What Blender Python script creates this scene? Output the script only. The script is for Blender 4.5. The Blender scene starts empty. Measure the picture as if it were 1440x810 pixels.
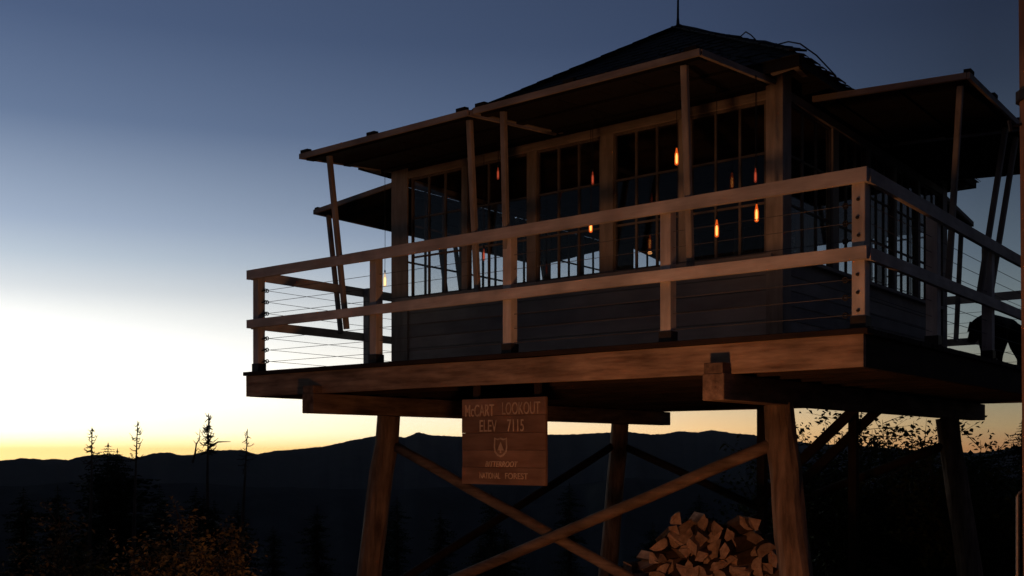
import bpy, bmesh, math, random
from mathutils import Vector, Matrix, Quaternion, noise
R = math.radians
random.seed(11)
S = bpy.context.scene
COL = S.collection

# ------------------------------------------------------------------ camera
ZD = 2.38                                   # deck top above the ground
EYE = ZD - 0.80
CX, CY = 2.522, -6.937
YAW = R(38.463)
cam = bpy.data.cameras.new('camera'); cam_o = bpy.data.objects.new('camera', cam); COL.objects.link(cam_o)
cam.sensor_width = 36; cam.lens = 36 * 1485 / 1440; cam.shift_y = 226 / 1440
cam.clip_start = 0.05; cam.clip_end = 60000
cam_o.location = (CX, CY, EYE); cam_o.rotation_euler = (math.pi / 2, 0, YAW)
S.camera = cam_o
FWD = Vector((-math.sin(YAW), math.cos(YAW), 0)); RGT = Vector((math.cos(YAW), math.sin(YAW), 0))

# ------------------------------------------------------------------ sky: dusk, afterglow low in the west
def lin(c): c = c / 255; return c / 12.92 if c <= .04045 else ((c + .055) / 1.055) ** 2.4
def srgb(r, g, b): return (lin(r), lin(g), lin(b), 1)
W = bpy.data.worlds.new('World'); S.world = W; W.use_nodes = True
nt = W.node_tree; N = nt.nodes; L = nt.links
bg = N['Background']
tc = N.new('ShaderNodeTexCoord')
nrm = N.new('ShaderNodeVectorMath'); nrm.operation = 'NORMALIZE'; L.new(tc.outputs['Generated'], nrm.inputs[0])
sep = N.new('ShaderNodeSeparateXYZ'); L.new(nrm.outputs[0], sep.inputs[0])
def ramp(stops):
    n = N.new('ShaderNodeValToRGB'); e = n.color_ramp.elements; n.color_ramp.interpolation = 'LINEAR'
    while len(e) > 1: e.remove(e[-1])
    for i, (p, c) in enumerate(stops):
        x = e[0] if i == 0 else e.new(p)
        x.position = p; x.color = (c[0] / 2, c[1] / 2, c[2] / 2, 1)
    L.new(sep.outputs[2], n.inputs[0]); return n
ZEN = srgb(20, 26, 44)
rA = ramp([(0, (1.5, 1.10, .42)), (.006, (1.75, 1.52, .82)), (.015, (1.95, 1.85, 1.32)), (.032, (2.0, 1.95, 1.62)), (.06, (1.85, 1.82, 1.68)), (.098, (1.38, 1.37, 1.31)), (.121, (1.08, 1.09, 1.06)),
           (.139, srgb(232, 237, 240)), (.168, srgb(196, 209, 222)), (.197, srgb(166, 182, 205)), (.28, srgb(106, 125, 156)), (.357, srgb(79, 97, 130)), (.6, srgb(38, 48, 74)), (1, ZEN)])
rM = ramp([(0, (1.15, .63, .24)), (.019, (1.12, .74, .36)), (.043, (.88, .70, .45)), (.11, srgb(172, 180, 184)), (.169, srgb(132, 147, 167)), (.22, srgb(99, 116, 140)), (.28, srgb(74, 90, 118)), (.357, srgb(56, 70, 97)), (.6, srgb(32, 40, 62)), (1, ZEN)])
rB = ramp([(0, srgb(178, 128, 84)), (.019, srgb(176, 150, 108)), (.043, srgb(156, 148, 121)), (.11, srgb(117, 129, 130)), (.169, srgb(86, 100, 113)),
           (.22, srgb(68, 81, 97)), (.309, srgb(45, 56, 75)), (.36, srgb(38, 48, 68)), (.6, srgb(26, 33, 52)), (1, ZEN)])
rC = ramp([(0, srgb(38, 34, 36)), (.1, srgb(40, 38, 43)), (.3, srgb(27, 30, 43)), (1, ZEN)])
flat = N.new('ShaderNodeVectorMath'); flat.operation = 'MULTIPLY'; flat.inputs[1].default_value = (1, 1, 0); L.new(nrm.outputs[0], flat.inputs[0])
fn = N.new('ShaderNodeVectorMath'); fn.operation = 'NORMALIZE'; L.new(flat.outputs[0], fn.inputs[0])
SUN_AZ = YAW + R(27)                        # anticlockwise from +Y
dot = N.new('ShaderNodeVectorMath'); dot.operation = 'DOT_PRODUCT'; dot.inputs[1].default_value = (-math.sin(SUN_AZ), math.cos(SUN_AZ), 0); L.new(fn.outputs[0], dot.inputs[0])
ang = N.new('ShaderNodeMath'); ang.operation = 'ARCCOSINE'; ang.use_clamp = False; L.new(dot.outputs['Value'], ang.inputs[0])
def mapr(a, b):
    m = N.new('ShaderNodeMapRange'); m.inputs[1].default_value = a; m.inputs[2].default_value = b; L.new(ang.outputs[0], m.inputs[0]); return m
m0 = mapr(0, R(37)); m1 = mapr(R(37), R(51)); m2 = mapr(R(51), R(100))
mx0 = N.new('ShaderNodeMix'); mx0.data_type = 'RGBA'; L.new(m0.outputs[0], mx0.inputs[0]); L.new(rA.outputs[0], mx0.inputs[6]); L.new(rM.outputs[0], mx0.inputs[7])
mx = N.new('ShaderNodeMix'); mx.data_type = 'RGBA'; L.new(m1.outputs[0], mx.inputs[0]); L.new(mx0.outputs[2], mx.inputs[6]); L.new(rB.outputs[0], mx.inputs[7])
mx2 = N.new('ShaderNodeMix'); mx2.data_type = 'RGBA'; L.new(m2.outputs[0], mx2.inputs[0]); L.new(mx.outputs[2], mx2.inputs[6]); L.new(rC.outputs[0], mx2.inputs[7])
L.new(mx2.outputs[2], bg.inputs[0]); bg.inputs[1].default_value = 2.0

vs = S.view_settings; vs.view_transform = 'Standard'; vs.look = 'None'; vs.exposure = 0; vs.gamma = 1; vs.use_curve_mapping = False
S.cycles.max_bounces = 8; S.cycles.transparent_max_bounces = 24; S.cycles.use_denoising = True

# ------------------------------------------------------------------ materials
def mat_new(name):
    m = bpy.data.materials.new(name); m.use_nodes = True
    return m, m.node_tree, m.node_tree.nodes['Principled BSDF']
def noisy(name, c1, c2, scale=6, stretch=(1, 1, 1), rough=.8, bump=.25, detail=6, dist=.01, spec=.3, patch=2.6, wear=.38):
    m, t, p = mat_new(name); n = t.nodes; l = t.links
    co = n.new('ShaderNodeTexCoord'); oi = n.new('ShaderNodeObjectInfo')
    off = n.new('ShaderNodeVectorMath'); off.operation = 'MULTIPLY_ADD'; off.inputs[1].default_value = (1, 1, 1)
    rm = n.new('ShaderNodeVectorMath'); rm.operation = 'SCALE'; rm.inputs[0].default_value = (37, 53, 29); l.new(oi.outputs['Random'], rm.inputs['Scale'])
    l.new(co.outputs['Object'], off.inputs[0]); l.new(rm.outputs[0], off.inputs[2])
    mp = n.new('ShaderNodeMapping'); mp.inputs['Scale'].default_value = stretch; l.new(off.outputs[0], mp.inputs[0])
    nz = n.new('ShaderNodeTexNoise'); nz.inputs['Scale'].default_value = scale; nz.inputs['Detail'].default_value = detail; nz.inputs['Roughness'].default_value = .65; l.new(mp.outputs[0], nz.inputs[0])
    cr = n.new('ShaderNodeValToRGB'); e = cr.color_ramp.elements; e[0].position = .3; e[1].position = .7; e[0].color = (*c1, 1); e[1].color = (*c2, 1); l.new(nz.outputs[0], cr.inputs[0])
    pz = n.new('ShaderNodeTexNoise'); pz.inputs['Scale'].default_value = patch; pz.inputs['Detail'].default_value = 3; l.new(off.outputs[0], pz.inputs[0])
    pr_ = n.new('ShaderNodeMapRange'); pr_.inputs[1].default_value = .3; pr_.inputs[2].default_value = .7; pr_.inputs[3].default_value = 1 - wear; pr_.inputs[4].default_value = 1 + wear * .4; l.new(pz.outputs[0], pr_.inputs[0])
    pm_ = n.new('ShaderNodeVectorMath'); pm_.operation = 'SCALE'; l.new(cr.outputs[0], pm_.inputs[0]); l.new(pr_.outputs[0], pm_.inputs['Scale'])
    hv = n.new('ShaderNodeHueSaturation'); mr = n.new('ShaderNodeMapRange'); mr.inputs[3].default_value = .85; mr.inputs[4].default_value = 1.15
    l.new(oi.outputs['Random'], mr.inputs[0]); l.new(mr.outputs[0], hv.inputs['Value']); l.new(pm_.outputs[0], hv.inputs['Color'])
    l.new(hv.outputs[0], p.inputs['Base Color'])
    p.inputs['Roughness'].default_value = rough; p.inputs['Specular IOR Level'].default_value = spec
    if bump:
        b = n.new('ShaderNodeBump'); b.inputs['Strength'].default_value = bump; b.inputs['Distance'].default_value = dist; l.new(nz.outputs[0], b.inputs['Height']); l.new(b.outputs[0], p.inputs['Normal'])
    return m
AX = {'x': (.12, 1, 1), 'y': (1, .12, 1), 'z': (1, 1, .12)}
def per_axis(name, c1, c2, **k): return {a: noisy(name + '_' + a, c1, c2, stretch=s, **k) for a, s in AX.items()}
PAINT = per_axis('worn_cream_paint', (.27, .25, .22), (.44, .41, .37), scale=22, rough=.65, bump=.2, dist=.004)
RAIL = per_axis('worn_white_rail_paint', (.56, .52, .47), (.80, .76, .70), scale=22, rough=.65, bump=.25, dist=.004)
WALL = per_axis('grey_wall_paint', (.38, .37, .36), (.50, .485, .47), scale=18, rough=.7, bump=.15, dist=.004, wear=.25)
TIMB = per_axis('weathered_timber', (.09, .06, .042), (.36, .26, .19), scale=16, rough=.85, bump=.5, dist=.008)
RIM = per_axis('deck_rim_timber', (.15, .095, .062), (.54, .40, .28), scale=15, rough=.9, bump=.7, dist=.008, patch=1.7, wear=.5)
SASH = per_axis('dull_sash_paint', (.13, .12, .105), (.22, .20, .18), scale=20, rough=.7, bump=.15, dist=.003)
UNDER = per_axis('shade_toned_timber', (.022, .015, .011), (.050, .034, .025), scale=16, rough=.9, bump=.5, dist=.008)  # timber with the shade under and behind the deck put into its colour
DARK = per_axis('dark_shutter_stain', (.010, .010, .009), (.020, .018, .016), scale=14, rough=.8, bump=.2, dist=.004)
INT = per_axis('brown_interior_wood', (.05, .035, .022), (.10, .07, .045), scale=14, rough=.7, bump=.1, dist=.003)
SIGN = noisy('sign_brown_stain', (.20, .115, .078), (.31, .20, .145), scale=14, stretch=AX['x'], rough=.8, bump=.3, dist=.004)
LETTER = noisy('faded_sign_paint', (.48, .36, .26), (.74, .60, .47), scale=26, rough=.8, bump=0)
ROOF = noisy('roof_shingle', (.012, .014, .013), (.035, .036, .032), scale=9, rough=.9, bump=.4)
METAL = noisy('galvanised_steel', (.22, .22, .23), (.34, .34, .35), scale=30, rough=.5, bump=.05); METAL.node_tree.nodes['Principled BSDF'].inputs['Metallic'].default_value = .6
IRON = noisy('dark_iron', (.02, .02, .02), (.05, .045, .04), scale=30, rough=.55, bump=.1)
CABLE = noisy('steel_cable', (.10, .10, .10), (.18, .18, .18), scale=60, rough=.5, bump=0)
BARK = noisy('conifer_bark', (.03, .022, .017), (.08, .06, .045), scale=10, stretch=AX['z'], rough=.95, bump=.6)
GREYWOOD = noisy('dead_grey_wood', (.06, .05, .042), (.13, .11, .09), scale=9, stretch=AX['z'], rough=.95, bump=.5)
POLEW = noisy('pole_wood', (.22, .12, .075), (.40, .25, .16), scale=12, stretch=AX['z'], rough=.9, bump=.6)
NEEDLE = noisy('conifer_needles', (.015, .028, .014), (.035, .06, .03), scale=3, rough=.9, bump=0, spec=.1)
LEAF1 = noisy('autumn_leaf', (.10, .088, .04), (.28, .22, .10), scale=7, rough=.75, bump=0, spec=.15)
LEAF2 = noisy('green_leaf', (.03, .05, .015), (.07, .09, .03), scale=7, rough=.75, bump=0, spec=.15)
GROUND = noisy('mountain_soil', (.022, .020, .013), (.06, .05, .034), scale=1.3, rough=.95, bump=.4)
HILL = noisy('forested_hill', (.035, .042, .040), (.060, .068, .062), scale=.004, rough=1, bump=0, spec=0)
CUT = noisy('split_firewood', (.38, .23, .155), (.70, .52, .39), scale=24, stretch=AX['y'], rough=.85, bump=.7, patch=5, wear=.45)
LOGBARK = noisy('firewood_bark', (.07, .045, .03), (.15, .10, .065), scale=14, rough=.95, bump=.6)
FUR = noisy('black_fur', (.006, .006, .006), (.016, .015, .014), scale=40, rough=.7, bump=.3, spec=.2)
STONE = noisy('fire_ring_stone', (.12, .11, .10), (.28, .26, .24), scale=5, rough=.9, bump=.5)
CLOTH = noisy('bed_blanket', (.06, .05, .05), (.11, .09, .08), scale=12, rough=.95, bump=.3)
def emis(name, c, s, core=None):
    m, t, p = mat_new(name); p.inputs['Base Color'].default_value = (*c, 1); p.inputs['Emission Color'].default_value = (*c, 1); p.inputs['Emission Strength'].default_value = s; return m
def bottle(name, c, s_, mixf):
    m, t, p = mat_new(name); n = t.nodes; l = t.links; n.remove(p)
    tr = n.new('ShaderNodeBsdfTransparent'); em = n.new('ShaderNodeEmission'); em.inputs[0].default_value = (*c, 1); em.inputs[1].default_value = s_
    mi = n.new('ShaderNodeMixShader'); mi.inputs[0].default_value = mixf; l.new(tr.outputs[0], mi.inputs[1]); l.new(em.outputs[0], mi.inputs[2]); l.new(mi.outputs[0], n['Material Output'].inputs[0]); return m
BOT = {'B': bottle('orange_bottle_glass', (1.0, .13, .015), 1.0, .45), 'Y': bottle('yellow_bottle_glass', (1.0, .60, .22), .9, .45), 'D': bottle('red_bottle_glass', (1.0, .12, .05), .22, .4)}
FIL = {'B': emis('hot_filament', (1.0, .42, .10), 3.5), 'Y': emis('yellow_filament', (1.0, .80, .36), 2.0), 'D': emis('dim_filament', (1.0, .18, .08), .42)}
FLAME = emis('flame', (1.0, .33, .06), 8)
EMBER = emis('embers', (1.0, .12, .02), 3)
def glass():
    m, t, p = mat_new('window_glass'); n = t.nodes; l = t.links; n.remove(p)
    tr = n.new('ShaderNodeBsdfTransparent'); tr.inputs[0].default_value = (.92, .93, .93, 1); gl = n.new('ShaderNodeBsdfGlossy'); gl.inputs['Roughness'].default_value = .03
    fr = n.new('ShaderNodeFresnel'); ge = n.new('ShaderNodeNewGeometry'); io = n.new('ShaderNodeMapRange'); io.inputs[3].default_value = 1.45; io.inputs[4].default_value = 1 / 1.45
    l.new(ge.outputs['Backfacing'], io.inputs[0]); l.new(io.outputs[0], fr.inputs[0]); mi = n.new('ShaderNodeMixShader')
    l.new(fr.outputs[0], mi.inputs[0]); l.new(tr.outputs[0], mi.inputs[1]); l.new(gl.outputs[0], mi.inputs[2]); l.new(mi.outputs[0], n['Material Output'].inputs[0]); return m
GLASS = glass()

# ------------------------------------------------------------------ helpers
def empty(name, loc, rz=0):
    o = bpy.data.objects.new(name, None); COL.objects.link(o); o.location = loc; o.rotation_euler = (0, 0, rz); o.empty_display_size = .2
    o.matrix_world = Matrix.LocRotScale(Vector(loc), Quaternion((0, 0, 1), rz), None); return o
def tag(o, label, cat, group=None, kind=None):
    o['label'] = label; o['category'] = cat
    if group: o['group'] = group
    if kind: o['kind'] = kind
    return o
INV = {}
def link(name, me, parent=None, loc=(0, 0, 0), rot=None, root=None):
    """world-space placement; `root` is the Empty whose inverse cancels (parents are unrotated)"""
    o = bpy.data.objects.new(name, me); COL.objects.link(o); o.location = loc
    if rot: o.rotation_euler = rot
    if parent:
        o.parent = parent
        o.matrix_parent_inverse = wm(parent).inverted()
    return o
def wm(o):
    m = Matrix.LocRotScale(o.location, o.rotation_euler.to_quaternion(), o.scale)
    return (wm(o.parent) @ o.matrix_parent_inverse @ m) if o.parent else m
class B:
    def __init__(s): s.bm = bmesh.new()
    def box(s, x0, x1, y0, y1, z0, z1, bev=0):
        vs = [s.bm.verts.new(p) for p in ((x0, y0, z0), (x1, y0, z0), (x1, y1, z0), (x0, y1, z0), (x0, y0, z1), (x1, y0, z1), (x1, y1, z1), (x0, y1, z1))]
        fs = [s.bm.faces.new([vs[i] for i in q]) for q in ((3, 2, 1, 0), (4, 5, 6, 7), (0, 1, 5, 4), (1, 2, 6, 5), (2, 3, 7, 6), (3, 0, 4, 7))]
        if bev:
            es = {e for f in fs for e in f.edges}; bmesh.ops.bevel(s.bm, geom=list(es), offset=bev, segments=1, affect='EDGES')
        return s
    def bar(s, a, b, w, h, up=(0, 0, 1), taper=1, bev=0):
        a, b = Vector(a), Vector(b); d = (b - a).normalized(); u = Vector(up); x = d.cross(u)
        if x.length < 1e-4: x = d.cross(Vector((1, 0, 0)))
        x.normalize(); y = x.cross(d).normalized(); vs = []
        for p, k in ((a, 1), (b, taper)):
            for i, j in ((-1, -1), (1, -1), (1, 1), (-1, 1)): vs.append(s.bm.verts.new(p + x * i * w / 2 * k + y * j * h / 2 * k))
        fs = [s.bm.faces.new([vs[i] for i in q]) for q in ((3, 2, 1, 0), (4, 5, 6, 7), (0, 1, 5, 4), (1, 2, 6, 5), (2, 3, 7, 6), (3, 0, 4, 7))]
        if bev:
            es = {e for f in fs for e in f.edges}; bmesh.ops.bevel(s.bm, geom=list(es), offset=bev, segments=1, affect='EDGES')
        return s
    def tube(s, pts, rads, n=8, cap=True, jit=0):
        pts = [Vector(p) for p in pts]; rings = []
        if not hasattr(rads, '__len__'): rads = [rads] * len(pts)
        for i, p in enumerate(pts):
            d = (pts[min(i + 1, len(pts) - 1)] - pts[max(i - 1, 0)]).normalized()
            x = d.cross(Vector((.13, .31, .94))); x = x if x.length > .05 else d.cross(Vector((1, 0, 0))); x.normalize(); y = d.cross(x)
            rings.append([s.bm.verts.new(p + (x * math.cos(a) + y * math.sin(a)) * rads[i] * (1 + random.uniform(-jit, jit))) for a in (2 * math.pi * k / n for k in range(n))])
        for r0, r1 in zip(rings, rings[1:]):
            for k in range(n): s.bm.faces.new((r0[k], r0[(k + 1) % n], r1[(k + 1) % n], r1[k]))
        if cap: s.bm.faces.new(rings[0][::-1]); s.bm.faces.new(rings[-1])
        return s
    def lathe(s, c, prof, n=14):
        rings = []
        for r, z in prof: rings.append([s.bm.verts.new((c[0] + r * math.cos(2 * math.pi * k / n), c[1] + r * math.sin(2 * math.pi * k / n), c[2] + z)) for k in range(n)])
        for r0, r1 in zip(rings, rings[1:]):
            for k in range(n): s.bm.faces.new((r0[k], r0[(k + 1) % n], r1[(k + 1) % n], r1[k]))
        s.bm.faces.new(rings[0][::-1]); s.bm.faces.new(rings[-1]); return s
    def prism(s, poly, axis_len, m=None):
        a = [s.bm.verts.new((p[0], -axis_len / 2, p[1])) for p in poly]; b = [s.bm.verts.new((p[0], axis_len / 2, p[1])) for p in poly]; n = len(poly)
        s.bm.faces.new(a); s.bm.faces.new(b[::-1])
        for k in range(n): s.bm.faces.new((a[k], b[k], b[(k + 1) % n], a[(k + 1) % n]))
        return s
    def face(s, pts):
        return s.bm.faces.new([s.bm.verts.new(p) for p in pts])
    def mesh(s, name, mat, smooth=False, mats=None):
        bmesh.ops.recalc_face_normals(s.bm, faces=s.bm.faces[:])
        me = bpy.data.meshes.new(name); s.bm.to_mesh(me); s.bm.free(); me.materials.append(mat)
        for m in mats or (): me.materials.append(m)
        if smooth:
            for p in me.polygons: p.use_smooth = True
        return me
def board(axis, a0, a1, c0, c1, z0, z1, seed, n=14, amp=.004):
    """a long sawn board, a little bowed and uneven along its length"""
    b = B(); rings = []
    for i in range(n + 1):
        t = a0 + (a1 - a0) * i / n; w = [noise.noise((t * .9, seed * 3.1, q * 7.7)) * amp for q in range(4)]
        ring = []
        for (c, z), dw, dz in (((c0, z0), w[0], w[1] + w[2]), ((c1, z0), w[0], w[1] + w[2]), ((c1, z1), w[3], w[1] - w[2]), ((c0, z1), w[3], w[1] - w[2])):
            ring.append(b.bm.verts.new((t, c + dw * .5, z + dz) if axis == 'x' else (c + dw * .5, t, z + dz)))
        rings.append(ring)
    for r0, r1 in zip(rings, rings[1:]):
        for k in range(4): b.bm.faces.new((r0[k], r0[(k + 1) % 4], r1[(k + 1) % 4], r1[k]))
    b.bm.faces.new(rings[0][::-1]); b.bm.faces.new(rings[-1])
    return b
def part(name, b, mat, parent, smooth=False, loc=(0, 0, 0), rot=None):
    return link(name, b.mesh(name, mat, smooth), parent, loc, rot)
def at(px, py, depth):
    """a place found in the photograph: pixel and a chosen distance"""
    return Vector((CX, CY, EYE)) + FWD * depth + RGT * ((px - 720) / 1485 * depth) + Vector((0, 0, (631 - py) / 1485 * depth))

# ------------------------------------------------------------------ ground and hills
PA, PB = Vector((-3.25, 3.25)), Vector((4, -9))
def plateau_dist(x, y):
    p = Vector((x, y)); d = PB - PA; t = max(0, min(1, (p - PA).dot(d) / d.dot(d))); return (p - PA - d * t).length
def height(x, y):
    d = plateau_dist(x, y); e = max(0, d - 4.3)
    z = -430 * (1 - math.exp(-.38 * max(0, e - 1.2 * (1 - math.exp(-e / 1.2))) / 430))
    z -= .13 * max(0, (Vector((x - CX, y - CY, 0)).dot(FWD)) - 6.3)  * max(0, 1 - e / 40)
    z += noise.noise((x * .35, y * .35, 0)) * .06 * min(1, d / 3) + noise.noise((x * .05, y * .05, 3)) * 1.2 * min(1, e / 25)
    if e > 150: z += noise.noise((x * .0011, y * .0011, 7)) * min(60, (e - 150) * .08)
    return z
bm = bmesh.new(); rows = []
rad = [0.6 * 1.105 ** k for k in range(102)]
for r in rad:
    rows.append([bm.verts.new((-3.25 + r * math.cos(a), 3.25 + r * math.sin(a), 0)) for a in (2 * math.pi * k / 144 for k in range(144))])
for row in rows:
    for v in row: v.co.z = height(v.co.x, v.co.y)
for r0, r1 in zip(rows, rows[1:]):
    for k in range(144): bm.faces.new((r0[k], r1[k], r1[(k + 1) % 144], r0[(k + 1) % 144]))
bm.faces.new(rows[0])
me = bpy.data.meshes.new('ground'); bm.to_mesh(me); bm.free(); me.materials.append(GROUND)
for p in me.polygons: p.use_smooth = True
g = link('ground', me); g['kind'] = 'structure'; g['label'] = 'dark mountaintop ground falling away below the lookout'

KEY = [(-400, 640), (-200, 642), (-90, 640), (0, 648), (31, 644), (62, 646), (77, 645), (96, 647), (117, 641), (136, 639), (167, 640), (188, 645.5), (216, 637), (238, 636.5), (253, 640), (272, 639),
       (293, 634), (324, 632.5), (343, 633), (360, 639), (383, 634), (400, 633), (455, 628), (490, 620), (533, 612), (570, 615), (589, 607.5), (605, 612), (650, 614), (720, 612), (800, 611), (881, 607), (915, 611), (935, 610),
       (956, 606), (982, 608), (1000, 604.5), (1029, 609), (1060, 611.5), (1085, 617), (1150, 624), (1230, 628), (1300, 634), (1375, 637), (1400, 634), (1440, 627), (1560, 622), (1800, 630)]
def crest_px(px):
    for (a, ya), (b, yb) in zip(KEY, KEY[1:]):
        if a <= px <= b:
            t = (px - a) / (b - a); return ya + (yb - ya) * t
    return 634
def ridge(name, label, dist, crest, foot, seed, rough):
    bm = bmesh.new(); n = 3600; prof = [(-.55, foot), (-.4, foot * .86), (-.28, foot * .64), (-.17, foot * .40), (-.08, foot * .18), (-.03, foot * .06), (0, 0), (.04, foot * .1), (.15, foot * .45), (.3, foot)]
    cols = []
    for k in range(n):
        th = 2 * math.pi * k / n; dirv = Vector((-math.sin(th + YAW), math.cos(th + YAW)))
        a = (th + math.pi) % (2 * math.pi) - math.pi          # 0 = camera forward, + = left
        el = crest(a); spur = noise.noise((math.cos(th) * 14, math.sin(th) * 14, seed))
        col = []
        for q, dz in prof:
            rr = dist * (1 + q + .10 * spur + .05 * noise.noise((math.cos(th) * 40, math.sin(th) * 40, seed + 5)))
            zt = EYE + dist * math.tan(el) if q == 0 else None
            base = EYE + dist * math.tan(el)
            z = base * rr / dist * (1 if q == 0 else 1) + dz * (1 + .5 * noise.noise((math.cos(th) * 30 + q * 9, math.sin(th) * 30, seed + 2)))
            if q == 0: z = EYE + rr * math.tan(el)
            z += (rough * noise.noise((rr * dirv.x * .012, rr * dirv.y * .012, seed)) + random.uniform(-.5, .5) * rough) * (1 if q < .05 else 0)
            col.append(bm.verts.new((CX + dirv.x * rr, CY + dirv.y * rr, z)))
        cols.append(col)
    for k in range(n):
        c0, c1 = cols[k], cols[(k + 1) % n]
        for i in range(len(prof) - 1): bm.faces.new((c0[i], c0[i + 1], c1[i + 1], c1[i]))
    me = bpy.data.meshes.new(name); bm.to_mesh(me); bm.free(); me.materials.append(HILL)
    for p in me.polygons: p.use_smooth = True
    o = link(name, me); o['kind'] = 'structure'; o['label'] = label; return o
def far_crest(a):
    y = crest_px(720 - math.tan(a) * 1485) if abs(a) < R(48) else 631
    d = math.sqrt(1 + math.tan(a) ** 2) if abs(a) < R(48) else 1.4
    y += 6 * noise.noise((a * 3, 1, 2)) * min(1, max(0, (abs(a) - R(30)) / R(20)))
    return math.atan((631 - y) / 1485 / d)
ridge('hills', 'far dark mountain ridge along the glowing horizon', 11000, far_crest, -900, 1.0, 5)
ridge('foothills', 'nearer forested foothills below the far ridge', 4200, lambda a: R(-2.0 + .9 * noise.noise((a * 4, 5, 1)) + .35 * noise.noise((a * 13, 2, 1))), -330, 9.0, 2)

# ------------------------------------------------------------------ the lookout
LK = empty('fire_lookout', (-3.25, 3.25, 0))
tag(LK, 'wooden fire lookout cabin on timber legs with railed catwalk and propped up shutters', 'lookout tower')
Z = ZD
D = 6.5                                      # deck side
C0, C1 = 1.06, 5.44                          # cab walls (distance from the deck edge); x = -C1..-C0, y = C0..C1
# girders
for gx in (-1.04, -5.40):
    gi = part('girder', B().box(gx - .085, gx + .085, -.15, 6.68, Z - .455, Z - .262, bev=.006), TIMB['y'], LK)
    part('girder_cap', B().box(gx - .075, gx + .075, -.148, -.034, Z - .261, Z - .185, bev=.004), TIMB['y'], gi)
# legs, splayed
def leg_xy(sx, sy, z):
    k = (Z - .47 - z)
    return Vector((-3.25 + sx * (2.19 + .13 * k), 3.25 + sy * (2.25 + .05 * k), z))
for sx in (1, -1):
    for sy in (1, -1):
        top = leg_xy(sx, sy, Z - .452); bot = leg_xy(sx, sy, -.15); h = height(bot.x, bot.y)
        bot = leg_xy(sx, sy, h - .15)
        lp = [bot.lerp(top, i / 9) + Vector((random.uniform(-.008, .008), random.uniform(-.008, .008), 0)) for i in range(10)]
        part('leg', B().tube(lp, [.142 - .022 * i / 9 for i in range(10)], 14, jit=.05), TIMB['z'], LK)
def brace(a, b, m):
    pts = [a.lerp(b, i / 8) + Vector((random.uniform(-.006, .006), random.uniform(-.006, .006), random.uniform(-.006, .006))) for i in range(9)]
    part('brace', B().tube(pts, .052, 10, jit=.05), m['x'], LK, smooth=True)
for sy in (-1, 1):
    for sx, oo in ((1, -.05), (-1, .05)): brace(leg_xy(sx, sy, Z - .74) + Vector((0, oo, 0)), leg_xy(-sx, sy, -.22) + Vector((0, oo, 0)), TIMB if sy < 0 else UNDER)  # rear pair has shade painted in by its darker timber colour, front pair plain
for sy, oo in ((1, -.05), (-1, .05)): brace(leg_xy(-1, sy, Z - .74) + Vector((oo, 0, 0)), leg_xy(-1, -sy, -.1) + Vector((oo, 0, 0)), UNDER)  # left braces are shaded by colour too
# joists, rim boards, planks
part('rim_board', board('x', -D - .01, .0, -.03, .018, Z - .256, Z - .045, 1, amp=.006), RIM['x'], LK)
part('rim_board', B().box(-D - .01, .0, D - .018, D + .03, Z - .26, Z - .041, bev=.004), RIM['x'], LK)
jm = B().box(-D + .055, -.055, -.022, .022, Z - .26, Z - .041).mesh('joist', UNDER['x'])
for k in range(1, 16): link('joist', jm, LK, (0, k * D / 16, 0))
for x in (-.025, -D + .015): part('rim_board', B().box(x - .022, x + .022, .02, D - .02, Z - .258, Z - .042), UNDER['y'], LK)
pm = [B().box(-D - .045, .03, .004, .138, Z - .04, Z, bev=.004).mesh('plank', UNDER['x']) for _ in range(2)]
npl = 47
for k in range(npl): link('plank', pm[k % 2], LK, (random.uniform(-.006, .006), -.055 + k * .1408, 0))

# railing ---------------------------------------------------------------------
front_posts = [-.047, -1.52, -3.05, -4.66, -6.40]
side_posts = [1.62, 3.22, 4.85]
def post(x, y):
    p = part('post', B().box(x - .045, x + .045, y - .045, y + .045, Z + .07, Z + 1.055, bev=.004), RAIL['z'], LK)
    part('post_bracket', B().box(x - .052, x + .052, y - .052, y + .052, Z + .002, Z + .085).box(x - .075, x + .075, y - .03, y + .03, Z + .001, Z + .012), IRON, p)
    return p
PO = {}
for y in (.05, D - .05):
    for x in front_posts: PO[(x, y)] = post(x, y)
for x in (-.047, -6.40):
    for y in side_posts: PO[(x, y)] = post(x, y)
def rails(z0, z1, name):
    part(name, board('x', -6.50, .022, -.034, .003, Z + z0, Z + z1, z0 * 9 + 2), RAIL['x'], LK)
    part(name, board('x', -6.50, .022, D - .003, D + .034, Z + z0, Z + z1, z0 * 9 + 3), RAIL['x'], LK)
    part(name, board('y', .010, D - .010, .0, .036, Z + z0 - .003, Z + z1 - .003, z0 * 9 + 4), RAIL['y'], LK)
    part(name, board('y', .010, D - .010, -6.485, -6.448, Z + z0 - .003, Z + z1 - .003, z0 * 9 + 5), RAIL['y'], LK)
rails(.965, 1.06, 'top_rail'); rails(.455, .542, 'middle_rail')
CZ = (.60, .72, .84, .10, .22, .34)
def eye(pos, d, parent):
    pos = Vector(pos); d = Vector(d); b = B().tube([pos, pos + d * .045], .006, 6)
    c = pos + d * .062; b.tube([c + (d * math.cos(t) + Vector((0, 0, 1)) * math.sin(t)) * .017 for t in [2 * math.pi * i / 10 for i in range(11)]], .006, 6)
    part('eye_bolt', b, IRON, parent)
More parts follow.
